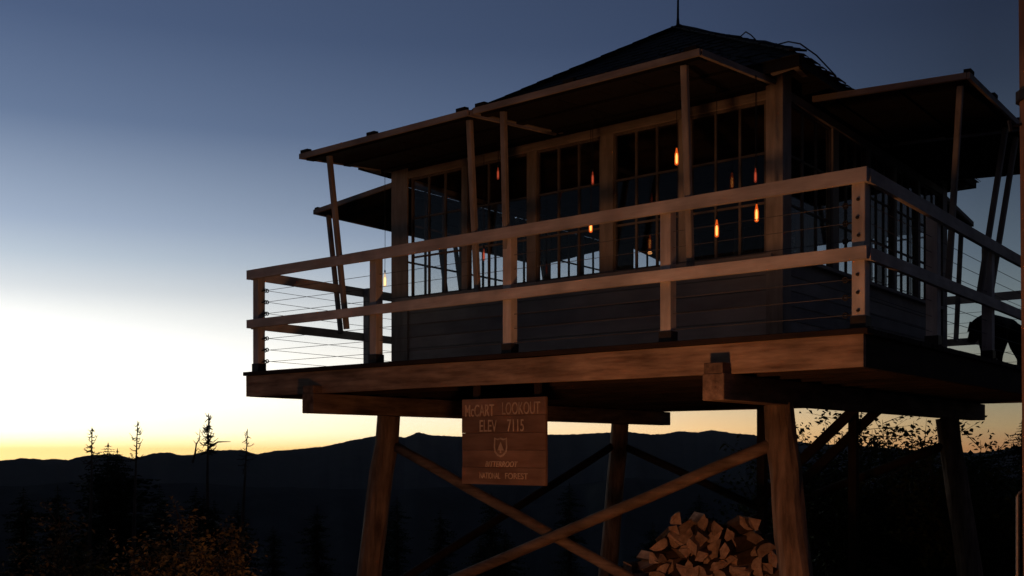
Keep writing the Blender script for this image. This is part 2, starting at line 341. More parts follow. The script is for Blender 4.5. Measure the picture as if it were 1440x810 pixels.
for cz in CZ:
    z = Z + cz
    for y in (.05, D - .05):
        part('cable', B().tube([(-6.30, y, z), (-4.66, y, z - .004), (-3.05, y, z - .006), (-1.52, y, z - .004), (-.10, y, z)], 0.0026, 5), CABLE, LK)
        eye((-6.357, y, z), (1, 0, 0), PO[(-6.40, y)]); eye((-.09, y, z), (-1, 0, 0), PO[(-.047, y)])
    for x in (-.047, -6.40):
        part('cable', B().tube([(x, .16, z + .02), (x, 1.62, z + .016), (x, 3.22, z + .014), (x, 4.85, z + .016), (x, D - .16, z + .02)], 0.0026, 5), CABLE, LK)
        eye((x, .095, z + .02), (0, 1, 0), PO[(x, .05)]); eye((x, D - .095, z + .02), (0, -1, 0), PO[(x, D - .05)])
# cable end nuts on the outer faces of the near corner post
for cz in CZ:
    part('cable_nut', B().lathe((0, 0, 0), [(.011, 0), (.011, .012), (.006, .014)], 8), IRON, PO[(-.047, .05)], loc=(-.047 + random.uniform(-.006, .006), .0055, Z + cz + .02), rot=(R(90), 0, 0))

# cab -------------------------------------------------------------------------
SILL, HEAD = .78, 2.035
WT = .06
def side_frame(k):
    """maps (s, d, z): s along the wall, d outward from the wall face"""
    if k == 'front': return lambda s, d, z: (s, C0 - d, z)
    if k == 'back': return lambda s, d, z: (s, C1 + d, z)
    if k == 'right': return lambda s, d, z: (-C0 + d, s, z)
    return lambda s, d, z: (-C1 - d, s, z)
def fbox(b, fm, s0, s1, d0, d1, z0, z1, bev=0):
    p, q = fm(s0, d0, z0), fm(s1, d1, z1)
    return b.box(min(p[0], q[0]), max(p[0], q[0]), min(p[1], q[1]), max(p[1], q[1]), z0, z1, bev)
FR = [(-5.44, -5.19), (-4.475, -4.40), (-3.645, -3.54), (-2.81, -2.67), (-2.0, -1.90), (-1.20, -1.06)]
SR = [(1.06, 1.22), (2.12, 2.26), (2.98, 3.06), (3.72, 3.80), (4.46, 4.54), (5.28, 5.44)]
for side in ('front', 'back', 'left', 'right'):
    fm = side_frame(side); ax = 'x' if side in ('front', 'back') else 'y'
    bays = FR if ax == 'x' else SR
    lo, hi = bays[0][0], bays[-1][1]
    i0 = lo + (WT if ax == 'y' else 0); i1 = hi - (WT if ax == 'y' else 0)
    w = part('wall', fbox(fbox(B(), fm, i0, i1, -WT, -.022, Z, Z + SILL - .04), fm, i0, i1, -WT, -.022, Z + HEAD + .09, Z + 2.34), INT[ax], LK)
    nb = 6; hgt = (SILL - .045) / nb
    for j in range(nb):                      # lapped siding, each board tilted a touch
        z0 = Z + .004 + j * hgt; b = B(); pts = []
        e0, e1 = (lo + .004, hi - .004)
        for d, z in ((-.021, z0), (-.002, z0), (-.010, z0 + hgt + .004), (-.021, z0 + hgt + .004)): pts.append((d, z))
        A = [b.bm.verts.new(fm(e0, d, z)) for d, z in pts]; Bv = [b.bm.verts.new(fm(e1, d, z)) for d, z in pts]
        b.bm.faces.new(A); b.bm.faces.new(Bv[::-1])
        for q in range(4): b.bm.faces.new((A[q], Bv[q], Bv[(q + 1) % 4], A[(q + 1) % 4]))
        part('siding_board', b, WALL[ax], w)
    part('window_sill', fbox(B(), fm, i0 + .07, i1 - .07, -WT - .02, .045, Z + SILL - .036, Z + SILL - .003, bev=.003), WALL[ax], LK)
    part('header_board', fbox(B(), fm, i0, i1, -.020, .012, Z + HEAD, Z + HEAD + .075, bev=.003), PAINT[ax], LK)
    part('frieze_board', fbox(B(), fm, i0, i1, -.020, .004, Z + HEAD + .078, Z + 2.34), DARK[ax], LK)
    for j, (a, b_) in enumerate(bays):
        if 0 < j < 5: part('mullion', fbox(B(), fm, a, b_, -WT, .006, Z + SILL, Z + HEAD - .001, bev=.003), PAINT['z'], LK)
    for j in range(5):
        a, b_ = bays[j][1], bays[j + 1][0]
        if side == 'back' and j == 3:
            dr = part('door', fbox(fbox(fbox(B(), fm, a + .01, b_ - .01, -.05, -.012, Z + .01, Z + 1.0), fm, a + .01, a + .10, -.05, -.012, Z + 1.0, Z + HEAD - .01), fm, b_ - .10, b_ - .01, -.05, -.012, Z + 1.0, Z + HEAD - .01), INT['z'], LK)
            part('door_pane', fbox(B(), fm, a + .10, b_ - .10, -.034, -.030, Z + 1.0, Z + HEAD - .01), GLASS, dr)
            part('door_handle', B().lathe(fm(a + .14, .02, Z + .95), [(.012, 0), (.03, .01), (.03, .04), (.012, .05)], 8), IRON, dr)
            continue
        fw = .018; z0, z1 = Z + SILL, Z + HEAD - .002
        b = B()
        fbox(b, fm, a + .002, a + fw, -.046, -.012, z0, z1); fbox(b, fm, b_ - fw, b_ - .002, -.046, -.012, z0, z1)
        fbox(b, fm, a + fw, b_ - fw, -.045, -.013, z0, z0 + fw); fbox(b, fm, a + fw, b_ - fw, -.045, -.013, z1 - fw, z1)
        wd = part('window', b, SASH['z'], LK)
        xs = [a + fw + (b_ - a - 2 * fw) * t / 3 for t in range(4)]; zs = [z0 + fw + (z1 - z0 - 2 * fw) * t / 3 for t in range(4)]
        for t in (1, 2):
            part('muntin', fbox(B(), fm, xs[t] - .010, xs[t] + .010, -.040, -.018, z0 + fw, z1 - fw), SASH['z'], wd)
            part('muntin', fbox(B(), fm, a + fw, b_ - fw, -.038, -.020, zs[t] - .009, zs[t] + .009), SASH[ax], wd)
        for u in range(3):
            for v in range(3):
                part('pane', fbox(B(), fm, xs[u], xs[u + 1], -.031, -.028, zs[v], zs[v + 1]), GLASS, wd)
# corner boards
for sx in (-C1, -C0):
    for sy in (C0, C1):
        ox = .014 if sx == -C0 else -.014; oy = -.014 if sy == C0 else .014
        fx = (sx - .13, sx + ox) if sx == -C0 else (sx + ox, sx + .22)
        fy = (sy + oy, sy + .15) if sy == C0 else (sy - .15, sy + oy)
        b = B().box(fx[0], fx[1], min(sy, sy + oy) - .002, max(sy, sy + oy) + .002, Z + .003, Z + 2.32)
        b.box(min(sx, sx + ox) - .002, max(sx, sx + ox) + .001, fy[0] + .004, fy[1], Z + .003, Z + 2.31)
        part('corner_board', b, PAINT['z'], LK)
part('cab_floor', B().box(-C1 + WT, -C0 - WT, C0 + WT, C1 - WT, Z + .001, Z + .02), INT['x'], LK)
part('cab_ceiling', B().box(-C1 + .03, -C0 - .03, C0 + .03, C1 - .03, Z + 2.20, Z + 2.22), INT['x'], LK)

# roof ------------------------------------------------------------------------
OV = .27; EZ, AZ = Z + 2.235, Z + 3.80
c = Vector((-3.25, 3.25, AZ)); rx = (C1 - C0) / 2 + OV
cor = [Vector((-3.25 + a * rx, 3.25 + b * rx, EZ)) for a, b in ((1, -1), (1, 1), (-1, 1), (-1, -1))]
b = B()
for k in range(4): b.face((cor[k], cor[(k + 1) % 4], c))
b.face(cor[::-1])
rf = part('roof', b, DARK['x'], LK)
b = B(); ncr = 17
for k in range(4):
    p, q = cor[k], cor[(k + 1) % 4]; nrmv = (q - p).cross(c - p).normalized(); nrmv = nrmv if nrmv.z > 0 else -nrmv
    for j in range(ncr):
        t0, t1 = j / ncr - .012, (j + 1.25) / ncr
        l0, r0, l1, r1 = p.lerp(c, t0), q.lerp(c, t0), p.lerp(c, min(t1, 1)), q.lerp(c, min(t1, 1))
        nn = max(1, int((r0 - l0).length / .17)); cuts = [0] + [(i + random.uniform(-.25, .25)) / nn for i in range(1, nn)] + [1]
        for u0, u1 in zip(cuts, cuts[1:]):
            dz = nrmv * random.uniform(.010, .018); dn = nrmv * .004; sl = (p.lerp(c, .01) - p) * random.uniform(-.35, .35) if j else Vector()
            a0, a1, b0, b1 = l0.lerp(r0, u0 + .004) + dz + sl, l0.lerp(r0, u1 - .004) + dz + sl, l1.lerp(r1, u0 + .004) + dn, l1.lerp(r1, u1 - .004) + dn
            b.face((a0, a1, b1, b0)); b.face((a0, a1, a1 - dz + dn, a0 - dz + dn))
sh = part('shingles', b, ROOF, rf); sh['kind'] = 'stuff'
b = B()
for k in range(4):
    for j in range(20):
        t0, t1 = j / 20 + (.012 if j == 0 else 0), (j + 1.15) / 20; a0 = cor[k].lerp(c, t0) + Vector((0, 0, .022 + random.uniform(0, .006))); a1 = cor[k].lerp(c, min(1, t1)) + Vector((0, 0, .020))
        b.bar(a0, a1, .15 + random.uniform(-.01, .01), .016, taper=.94)
hc = part('hip_caps', b, ROOF, rf); hc['kind'] = 'stuff'
part('lightning_rod', B().tube([c + Vector((0, 0, -.05)), c + Vector((0, 0, .12)), c + Vector((.005, 0, .62))], [.028, .013, .008], 8), IRON, rf)
cab = [cor[0].lerp(c, t) + Vector((0, 0, .045 + h)) for t, h in ((.99, .0), (.8, .0), (.66, -.01), (.52, -.01), (.40, .0), (.36, .05), (.32, .03), (.28, -.01), (.22, .0), (.14, -.01), (.07, .03), (.0, .03))]
cab += [cor[0].lerp(cor[1], .05) + Vector((.03, 0, .05)), cor[0].lerp(cor[1], .13) + Vector((.03, 0, .0))]
part('lightning_cable', B().tube(cab, .006, 5), IRON, rf)
for k, (s0, fmn) in enumerate((('front', 'x'), ('right', 'y'), ('back', 'x'), ('left', 'y'))):
    fm = side_frame(s0); rng = (-C1 - .2, -C0 + .2) if fmn == 'x' else (C0 - .2, C1 + .2)
    for j in range(9):
        s = rng[0] + (rng[1] - rng[0]) * j / 8
        b = B(); d0, d1 = .006, OV - .03
        for q in (s - .022, s + .022):
            pass
        P = [(d0, Z + 2.145), (d1, Z + 2.165), (d1, Z + 2.232), (d0, Z + 2.232)]
        A = [b.bm.verts.new(fm(s - .022, d, z)) for d, z in P]; Bv = [b.bm.verts.new(fm(s + .022, d, z)) for d, z in P]
        b.bm.faces.new(A); b.bm.faces.new(Bv[::-1])
        for q in range(4): b.bm.faces.new((A[q], Bv[q], Bv[(q + 1) % 4], A[(q + 1) % 4]))
        part('rafter_tail', b, PAINT['x'] if j in (0, 8) else DARK['x'], LK)
    part('fascia', fbox(B(), fm, rng[0] - .06, rng[1] + .06, OV - .028, OV - .006, Z + 2.15, Z + 2.233) if fmn == 'x' else fbox(B(), fm, rng[0] - .03, rng[1] + .03, OV - .028, OV - .006, Z + 2.151, Z + 2.2335), DARK[fmn], LK)

# shutters ----------------------------------------------------------------------
LEN = 1.26
def shutter(side, s0, s1, zi, zo, props, din=.035):
    fm = side_frame(side); ax = 'x' if side in ('front', 'back') else 'y'
    d0, d1 = din, din + LEN
    def P(s, d, off): t = (d - d0) / (d1 - d0); return fm(s, d, zi + (zo - zi) * t + off)
    def slab(b, sa, sb, da, db, o0, o1):
        A = [b.bm.verts.new(P(sa, d, o)) for d, o in ((da, o0), (db, o0), (db, o1), (da, o1))]; Bv = [b.bm.verts.new(P(sb, d, o)) for d, o in ((da, o0), (db, o0), (db, o1), (da, o1))]
        b.bm.faces.new(A); b.bm.faces.new(Bv[::-1])
        for q in range(4): b.bm.faces.new((A[q], Bv[q], Bv[(q + 1) % 4], A[(q + 1) % 4]))
        return b
    nbd = 6; b = B(); sw = (s1 - s0 - .01) / nbd
    slab(b, s0 + .04, s1 - .04, d0 + .004, d1 - .03, .030, .044)
    sh = part('shutter', b, DARK[ax], LK)
    for j in range(nbd):                    # boards under the skin
        part('shutter_board', slab(B(), s0 + .012 + j * sw, s0 + .012 + (j + 1) * sw - .008, d0 + .006, d1 - .026, .004 + random.uniform(0, .004), .029), DARK['y' if ax == 'x' else 'x'], sh)
    part('edge_board', slab(B(), s0 + .012, s1 - .012, d1 - .025, d1, -.004, .046), PAINT[ax], sh)
    for sa in (s0 + .004, s1 - .034): part('edge_board', slab(B(), sa, sa + .03, d0, d1 - .026, -.002, .045), PAINT['y' if ax == 'x' else 'x'], sh)
    for da in (d0 + .10, d0 + .62, d1 - .16): part('batten', slab(B(), s0 + .04, s1 - .04, da, da + .09, -.016, .003), DARK[ax], sh)
    for t in (.04, .46, .96): part('latch_block', slab(B(), s0 + (s1 - s0) * t - .05, s0 + (s1 - s0) * t + .05, d1 - .05, d1 + .004, .047, .075), DARK[ax], sh)
    for (st, dt, sb, db, zb) in props:
        a = Vector(P(st, dt, -.02)); e = Vector(fm(sb, db, zb))
        n = 5; pts = [a.lerp(e, i / n) + Vector((random.uniform(-.006, .006), random.uniform(-.006, .006), 0)) for i in range(n + 1)]
        part('prop_pole', B().bar(a, e, .052, .045, up=(0, 1, 0) if ax == 'x' else (1, 0, 0), bev=.006), PAINT['z'], sh)
FD = C0 - .09                                # inner face of the railing, measured outward from the wall
shutter('front', -5.44, -3.27, Z + 2.125, Z + 2.0, [(-5.09, 1.21, -5.11, FD, Z + .36), (-3.33, 1.21, -3.44, FD, Z + .50)])
shutter('front', -3.23, -1.09, Z + 2.125, Z + 2.0, [(-2.96, 1.21, -3.11, FD, Z + .50), (-1.27, 1.21, -1.35, FD, Z + .52)])
shutter('right', 1.58, 3.24, Z + 2.12, Z + 2.045, [(1.68, 1.20, 2.15, FD, Z + .5), (3.06, 1.20, 3.05, FD, Z + .5)])
shutter('right', 3.28, 5.02, Z + 2.12, Z + 2.045, [(3.42, 1.20, 3.40, FD, Z + .5), (4.92, 1.20, 4.90, FD, Z + .5)])
shutter('left', 1.08, 3.22, Z + 1.995, Z + 1.88, [(1.22, 1.2, 1.2, FD, Z + .5), (3.1, 1.2, 3.1, FD, Z + .5)], din=.055)
shutter('left', 3.26, 5.42, Z + 1.995, Z + 1.88, [(3.4, 1.2, 3.4, FD, Z + .5), (5.3, 1.2, 5.3, FD, Z + .5)], din=.055)
shutter('back', -5.42, -3.27, Z + 2.06, Z + 1.93, [(-5.3, 1.2, -5.3, FD, Z + .5), (-3.4, 1.2, -3.4, FD, Z + .5)])
shutter('back', -3.23, -1.09, Z + 2.06, Z + 1.93, [(-3.1, 1.2, -3.1, FD, Z + .5), (-1.22, 1.2, -1.22, FD, Z + .5)])

# knee braces and prop posts under the rear of the deck
hs = height(-2.9, 4.5)
for y in (4.16, 4.84): part('knee_brace', B().bar((-2.75, y, Z - 1.42), (-1.52, y, Z - .28), .06, .10), UNDER['x'], LK)
for x, y in ((-2.72, 4.84), (-2.72, 4.16), (-1.83, 4.60)): part('prop_post', B().box(x - .045, x + .045, y + .032, y + .122, height(x, y) - .1, Z - .262), UNDER['z'], LK)

# ------------------------------------------------------------------ hanging sign
sg = empty('sign_board', (-3.0, -.1, Z - 1.1)); tag(sg, 'brown plank sign with routed lettering hung under the deck rim', 'sign')
X0, X1, ZT, ZB = -3.535, -2.63, Z - .372, Z - 1.105; hh = (ZT - ZB) / 5; SY = -.012
for k in range(5):
    e = random.uniform(-.004, .004)
    part('sign_plank', B().box(X0 + e, X1 + e * .5, SY, SY + .032 + random.uniform(-.003, 0), ZT - (k + 1) * hh + .001, ZT - k * hh - .001, bev=.002), SIGN, sg)
part('sign_backing', B().box(X0 + .01, X1 - .01, SY + .033, SY + .043, ZB + .01, ZT - .01), SIGN, sg)
for x in (X0 + .12, X1 - .12):
    part('sign_cleat', B().box(x - .03, x + .03, SY + .044, SY + .075, ZB + .03, Z - .06), UNDER['z'], sg)
def text(body, x0, x1, zc, size, shear=0):
    cu = bpy.data.curves.new('t', 'FONT'); cu.body = body; cu.size = size; cu.align_y = 'CENTER'; cu.shear = shear; cu.extrude = .0025; cu.offset = .0006
    o = bpy.data.objects.new('t', cu); COL.objects.link(o); bpy.context.view_layer.update()
    me = bpy.data.meshes.new_from_object(o.evaluated_get(bpy.context.evaluated_depsgraph_get())); bpy.data.objects.remove(o)
    me.materials.clear(); me.materials.append(LETTER)
    xs = [v.co.x for v in me.vertices]; k = (x1 - x0) / (max(xs) - min(xs))
    me.transform(Matrix.Translation((x0, SY - .0015, zc)) @ Matrix.Rotation(R(90), 4, 'X') @ Matrix.Diagonal((k, 1, 1, 1)) @ Matrix.Translation((-min(xs), 0, 0)))
    me.name = 'lettering'; o = link('lettering', me, sg); o['kind'] = 'stuff'; return o
sw = X1 - X0; fxx = lambda u: X0 + sw * u; fzz = lambda v: ZT - (ZT - ZB) * v
text('McCART', fxx(.045), fxx(.40), fzz(.145), .145)
text('LOOKOUT', fxx(.50), fxx(.94), fzz(.13), .145)
text('ELEV', fxx(.225), fxx(.435), fzz(.325), .145)
text('7115', fxx(.56), fxx(.755), fzz(.325), .145)
text('BITTERROOT', fxx(.295), fxx(.685), fzz(.765), .066, .25)
text('NATIONAL', fxx(.225), fxx(.475), fzz(.90), .072)
text('FOREST', fxx(.535), fxx(.80), fzz(.90), .072)
xc = fxx(.48)
def shield(k):
    P = []
    for x, z in ((-.07, .085), (-.035, .075), (0, .085), (.035, .075), (.07, .085), (.074, .0), (.066, -.045), (.035, -.078), (0, -.092), (-.035, -.078), (-.066, -.045), (-.074, 0)): P.append(Vector((xc + x * k, 0, fzz(.565) + z * k * .95)))
    return P
b = B(); o_, i_ = shield(1.0), shield(.80); y0 = SY - .003
for k in range(12):
    q = (k + 1) % 12; b.face([Vector((p.x, y0, p.z)) for p in (o_[k], o_[q], i_[q], i_[k])])
zs_ = fzz(.565); b.face([(xc - .008, y0, zs_ - .05), (xc + .008, y0, zs_ - .05), (xc + .008, y0, zs_ - .028), (xc - .008, y0, zs_ - .028)])
b.face([(xc - .036, y0, zs_ - .028), (xc + .036, y0, zs_ - .028), (xc, y0, zs_ + .045)])
part('shield_emblem', b, LETTER, sg)

# ------------------------------------------------------------------ hanging bottle lamps along the front catwalk
lamps = [(-5.0, .5, .89, 'Y', 'yellow bottle lamp hanging alone beyond the cabin corner over the catwalk'),
         (-3.80, .6, 1.03, 'S', 'small orange bottle lamp low behind the top rail by a prop pole'),
         (-3.63, .6, 1.76, 'D', 'dim red bottle lamp high under the shutter between two prop poles'),
         (-2.58, .6, 1.55, 'D', 'dim red bottle lamp high under the shutter beside the thick window mullion'),
         (-2.60, .6, 1.14, 'B', 'orange bottle lamp half hidden by the top rail beside the thick mullion'),
         (-1.76, .6, 1.58, 'B', 'bright orange bottle lamp hung high next to the prop pole'),
         (-1.40, .6, .95, 'B', 'brightest orange bottle lamp hanging between the two rails'),
         (-1.07, .6, 1.33, 'D', 'dim red bottle lamp just above the top rail at the corner board'),
         (-1.07, .62, 1.03, 'B', 'orange bottle lamp just below the top rail at the corner board')]
for x, y, z, k, lab in lamps:
    kk = 'D' if k == 'S' else k; m = BOT[kk]; s = .8 if k in 'SD' else 1; w_ = .55 if k in 'SD' else .8
    t = tag(empty('hanging_lamp', (x, y, Z + z - .08)), lab, 'lamp', 'bottle lamps hung from the shutters')
    zz = Z + z - .08
    part('bulb', B().lathe((x, y, zz), [(.008 * w_, 0), (.019 * w_, .006), (.021 * w_, .03), (.020 * w_, .085 * s), (.012 * w_, .11 * s), (.006 * w_, .14 * s)], 12), m, t, smooth=True)
    part('filament', B().lathe((x, y, zz + .012), [(.004 * w_, 0), (.011 * w_, .012), (.012 * w_, .06 * s), (.005 * w_, .085 * s)], 8), FIL[kk], t, smooth=True)
    if kk != 'D':
        gl = bpy.data.lights.new('lamp_glow', 'POINT'); gl.energy = .14; gl.color = (1.0, .42, .14) if kk == 'B' else (1.0, .6, .28); gl.shadow_soft_size = .02
        go = bpy.data.objects.new('lamp_glow', gl); COL.objects.link(go); go.location = (x, y, zz - .03); go.parent = t; go.matrix_parent_inverse = wm(t).inverted()
    part('socket', B().lathe((x, y, zz + .139 * s), [(.007, 0), (.008, .02), (.004, .03)], 10), IRON, t)
    dd = C0 - y; zc = 2.125 - .125 * (dd - .035) / LEN
    part('cord', B().tube([(x, y, zz + .16 * s), (x + .003, y, zz + .3 * (Z + zc - zz)), (x, y, Z + zc - .004)], .0028, 5), IRON, t)

# ------------------------------------------------------------------ things inside the cab
FL = Z + .021
t = tag(empty('fire_finder_stand', (-3.2, 3.3, FL)), 'round fire finder on a square pedestal in the middle of the cab', 'instrument')
part('pedestal', B().box(-3.42, -2.98, 3.08, 3.52, FL, FL + .88).box(-3.47, -2.93, 3.03, 3.57, FL + .88, FL + .92), INT['z'], t)
part('azimuth_ring', B().lathe((-3.2, 3.3, FL + .92), [(.26, 0), (.27, .04), (.22, .05)], 24), IRON, t)
part('sight', B().box(-3.22, -3.18, 3.06, 3.08, FL + .96, FL + 1.16).box(-3.22, -3.18, 3.52, 3.54, FL + .96, FL + 1.16), IRON, t)
t = tag(empty('wooden_bed', (-4.8, 4.2, FL)), 'low wooden bed with blanket along the far wall inside', 'bed')
part('bed_frame', B().box(-5.34, -4.5, 3.3, 5.3, FL, FL + .34), INT['y'], t)
part('mattress', B().box(-5.33, -4.52, 3.32, 5.28, FL + .34, FL + .52, bev=.04), CLOTH, t)
part('pillow', B().box(-5.25, -4.62, 4.85, 5.24, FL + .52, FL + .66, bev=.05), CLOTH, t)
t = tag(empty('arm_chair', (-3.7, 4.9, FL)), 'round backed padded chair seen dark through the windows', 'chair')
ch = B(); ax_, ay_ = -2.95, 4.85
part('seat', B().box(ax_ - .3, ax_ + .3, ay_ - .3, ay_ + .25, FL + .22, FL + .46, bev=.05), CLOTH, t)
pr = [(ax_ + .34 * math.cos(a), FL + .46 + .68 * math.sin(a)) for a in [math.pi * i / 14 for i in range(15)]]
b = B(); b.prism([(p[0] - ax_, p[1]) for p in pr], .14); part('backrest', b, CLOTH, t, loc=(ax_, ay_ + .28, 0))
for sx in (-1, 1):
    part('arm', B().box(ax_ + sx * .34 - .06, ax_ + sx * .34 + .06, ay_ - .28, ay_ + .2, FL + .40, FL + .64, bev=.03), CLOTH, t)
    for sy in (-.24, .2): part('leg', B().tube([(ax_ + sx * .26, ay_ + sy, FL), (ax_ + sx * .26, ay_ + sy, FL + .23)], .025, 8), INT['z'], t)
t = tag(empty('wood_stove', (-1.6, 5.0, FL)), 'black iron wood stove with pipe in the cab corner', 'stove')
part('stove_body', B().box(-1.88, -1.38, 4.7, 5.2, FL + .18, FL + .78, bev=.03), IRON, t)
part('stove_pipe', B().tube([(-1.63, 4.98, FL + .77), (-1.63, 4.98, FL + 2.17)], .065, 12), IRON, t)
for sx in (-1.82, -1.44):
    for sy in (4.76, 5.14): part('leg', B().tube([(sx, sy, FL), (sx, sy, FL + .19)], .02, 6), IRON, t)
t = tag(empty('wooden_table', (-1.7, 2.6, FL)), 'small wooden table under the side windows inside', 'table')
part('tabletop', B().box(-2.05, -1.2, 2.2, 3.3, FL + .72, FL + .76), INT['y'], t)
for sx in (-1.98, -1.27):
    for sy in (2.28, 3.22): part('leg', B().box(sx - .03, sx + .03, sy - .03, sy + .03, FL, FL + .72), INT['z'], t)
t = tag(empty('kettle', (-1.6, 2.95, FL + .76)), 'dark kettle standing on the table inside the cab', 'kettle')
part('kettle_body', B().lathe((-1.6, 2.95, FL + .761), [(.10, 0), (.12, .04), (.10, .12), (.05, .16), (.015, .17), (.015, .19)], 16), IRON, t, smooth=True)
part('spout', B().tube([(-1.5, 2.95, FL + .83), (-1.42, 2.95, FL + .87), (-1.39, 2.95, FL + .92)], [.022, .016, .012], 8), IRON, t)
part('handle', B().tube([(-1.6 + .09 * math.cos(a), 2.95, FL + .88 + .12 * math.sin(a)) for a in [math.pi * i / 8 for i in range(9)]], .008, 6), IRON, t)
t = tag(empty('potted_plant', (-2.25, 4.95, FL)), 'spiky potted plant on a stool by the far windows', 'plant')
part('stool', B().lathe((-2.25, 4.95, FL), [(.12, 0), (.12, .6), (.18, .61), (.18, .65)], 14), INT['z'], t)
part('pot', B().lathe((-2.25, 4.95, FL + .651), [(.07, 0), (.10, .16), (.11, .17)], 14), STONE, t)
b = B()
for k in range(26):
    a = random.uniform(0, 6.28); l = random.uniform(.18, .36); d = Vector((math.cos(a), math.sin(a), random.uniform(.4, 1.6))).normalized(); p = Vector((-2.25, 4.95, FL + .8)); w = d.cross(Vector((0, 0, 1))).normalized() * .018
    q = p + d * l * .6 + Vector((0, 0, .0)); e = p + d * l + Vector((0, 0, -.06)); b.face((p - w, p + w, q + w, q - w)); b.face((q - w, q + w, e))
part('leaves', b, LEAF2, t)

# ------------------------------------------------------------------ dog on the right catwalk
def blob_body(name, chains, mat, voxel=.013):
    """one continuous skin: tapered limbs swept through their joints and fused"""
    b = B()
    for ch in chains:
        for (p, r), (q, r2) in zip(ch, ch[1:]):
            p, q = Vector(p), Vector(q); n = max(2, int((q - p).length / (min(r, r2) * .35)))
            for i in range(n + 1):
                t = i / n; bmesh.ops.create_icosphere(b.bm, subdivisions=2, radius=r + (r2 - r) * t, matrix=Matrix.Translation(p.lerp(q, t)))
    me = b.mesh(name, mat); o = bpy.data.objects.new(name, me); COL.objects.link(o)
    md = o.modifiers.new('r', 'REMESH'); md.mode = 'VOXEL'; md.voxel_size = voxel
    sm = o.modifiers.new('s', 'SMOOTH'); sm.factor = .5; sm.iterations = 6; bpy.context.view_layer.update()
    ev = bpy.data.meshes.new_from_object(o.evaluated_get(bpy.context.evaluated_depsgraph_get())); bpy.data.objects.remove(o); bpy.data.meshes.remove(me)
    ev.name = name; ev.materials.clear(); ev.materials.append(mat)
    for p in ev.polygons: p.use_smooth = True
    return ev
# local frame: +x = towards the dog's nose, z up from the deck
chains = [[((-.27, 0, .51), .105), ((-.10, 0, .515), .105), ((.04, 0, .50), .125), ((.14, 0, .50), .125), ((.22, .0, .52), .115), ((.30, -.01, .50), .105), ((.37, -.02, .465), .105), ((.44, -.03, .40), .070), ((.50, -.04, .33), .050)],
          [((.33, -.02, .48), .108), ((.39, -.02, .46), .098)],
          [((-.33, 0, .55), .035), ((-.40, .02, .49), .026), ((-.45, .04, .38), .014)]]
for s_ in (-1, 1):
    chains.append([((.13, s_ * .075, .46), .085), ((.10, s_ * .095, .33), .058), ((.12 + .05 * s_, s_ * .10, .18), .036), ((.12 + .07 * s_, s_ * .10, .045), .028), ((.165 + .07 * s_, s_ * .10, .028), .028)])
    chains.append([((-.25, s_ * .07, .46), .10), ((-.20 - .04 * s_, s_ * .095, .31), .07), ((-.29 - .04 * s_, s_ * .10, .17), .036), ((-.26 - .04 * s_, s_ * .10, .045), .028), ((-.21 - .04 * s_, s_ * .10, .028), .028)])
dm = blob_body('body', chains, FUR)
dog = empty('dog', (-.43, 5.10, Z + .001), R(-100)); tag(dog, 'black dog sniffing the deck boards on the side catwalk, head lowered', 'dog')
def dpart(name, me):
    o = bpy.data.objects.new(name, me); COL.objects.link(o); o.parent = dog; return o
dpart('body', dm)
for s in (-1, 1):
    b = B(); base = Vector((.33, -.02 + s * .085, .535))
    b.face((base, base + Vector((.05, s * .006, .0)), base + Vector((.055, s * .032, -.11)), base + Vector((.015, s * .032, -.10)))); b.face((base + Vector((0, s * .012, 0)), base + Vector((.05, s * .018, .0)), base + Vector((.055, s * .042, -.11)), base + Vector((.015, s * .042, -.10))))
    dpart('ear', b.mesh('ear', FUR))
    b = B(); b.lathe((.43, -.028 + s * .058, .445), [(.004, -.009), (.010, 0), (.004, .009)], 8); dpart('eye', b.mesh('eye', IRON, True))

# ------------------------------------------------------------------ campfire in front of the lookout (below the frame)
fx, fy = -.90, -2.65; fz = height(fx, fy)
cf = tag(empty('campfire', (fx, fy, fz)), 'campfire of crossed logs burning inside a ring of stones', 'campfire')
for k in range(11):
    a = 2 * math.pi * k / 11; b = B(); r = random.uniform(.11, .15)
    bmesh.ops.create_icosphere(b.bm, subdivisions=2, radius=r)
    for v in b.bm.verts: v.co *= 1 + .25 * noise.noise(v.co * 7 + Vector((k * 5, 0, 0))); v.co.z *= .75
    part('stone', b, STONE, cf, loc=(fx + .55 * math.cos(a), fy + .55 * math.sin(a), fz + .05))
for k in range(5):
    a = k * 1.26 + .3; part('log', B().tube([(fx + .36 * math.cos(a), fy + .36 * math.sin(a), fz + .05), (fx - .06 * math.cos(a), fy - .06 * math.sin(a), fz + .30)], [.055, .045], 9, jit=.08), LOGBARK, cf)
part('embers', B().lathe((fx, fy, fz + .01), [(.30, 0), (.22, .05), (.05, .09)], 16), EMBER, cf)
for k in range(7):
    a = k * .9; r = .03 + .025 * (k % 3); h = random.uniform(.22, .36); p = Vector((fx + r * 3 * math.cos(a), fy + r * 3 * math.sin(a), fz + .10))
    part('flame', B().tube([p, p + Vector((.02, .0, h * .3)), p + Vector((-.02, .02, h * .65)), p + Vector((.01, .01, h))], [.045, .06, .035, .004], 8), FLAME, cf)
ld = bpy.data.lights.new('fire_glow', 'POINT'); ld.energy = 112; ld.color = (1.0, .39, .155); ld.shadow_soft_size = .13
lo = bpy.data.objects.new('fire_glow', ld); COL.objects.link(lo); lo.location = (fx, fy, fz + .40); lo.parent = cf; lo.matrix_parent_inverse = wm(cf).inverted()

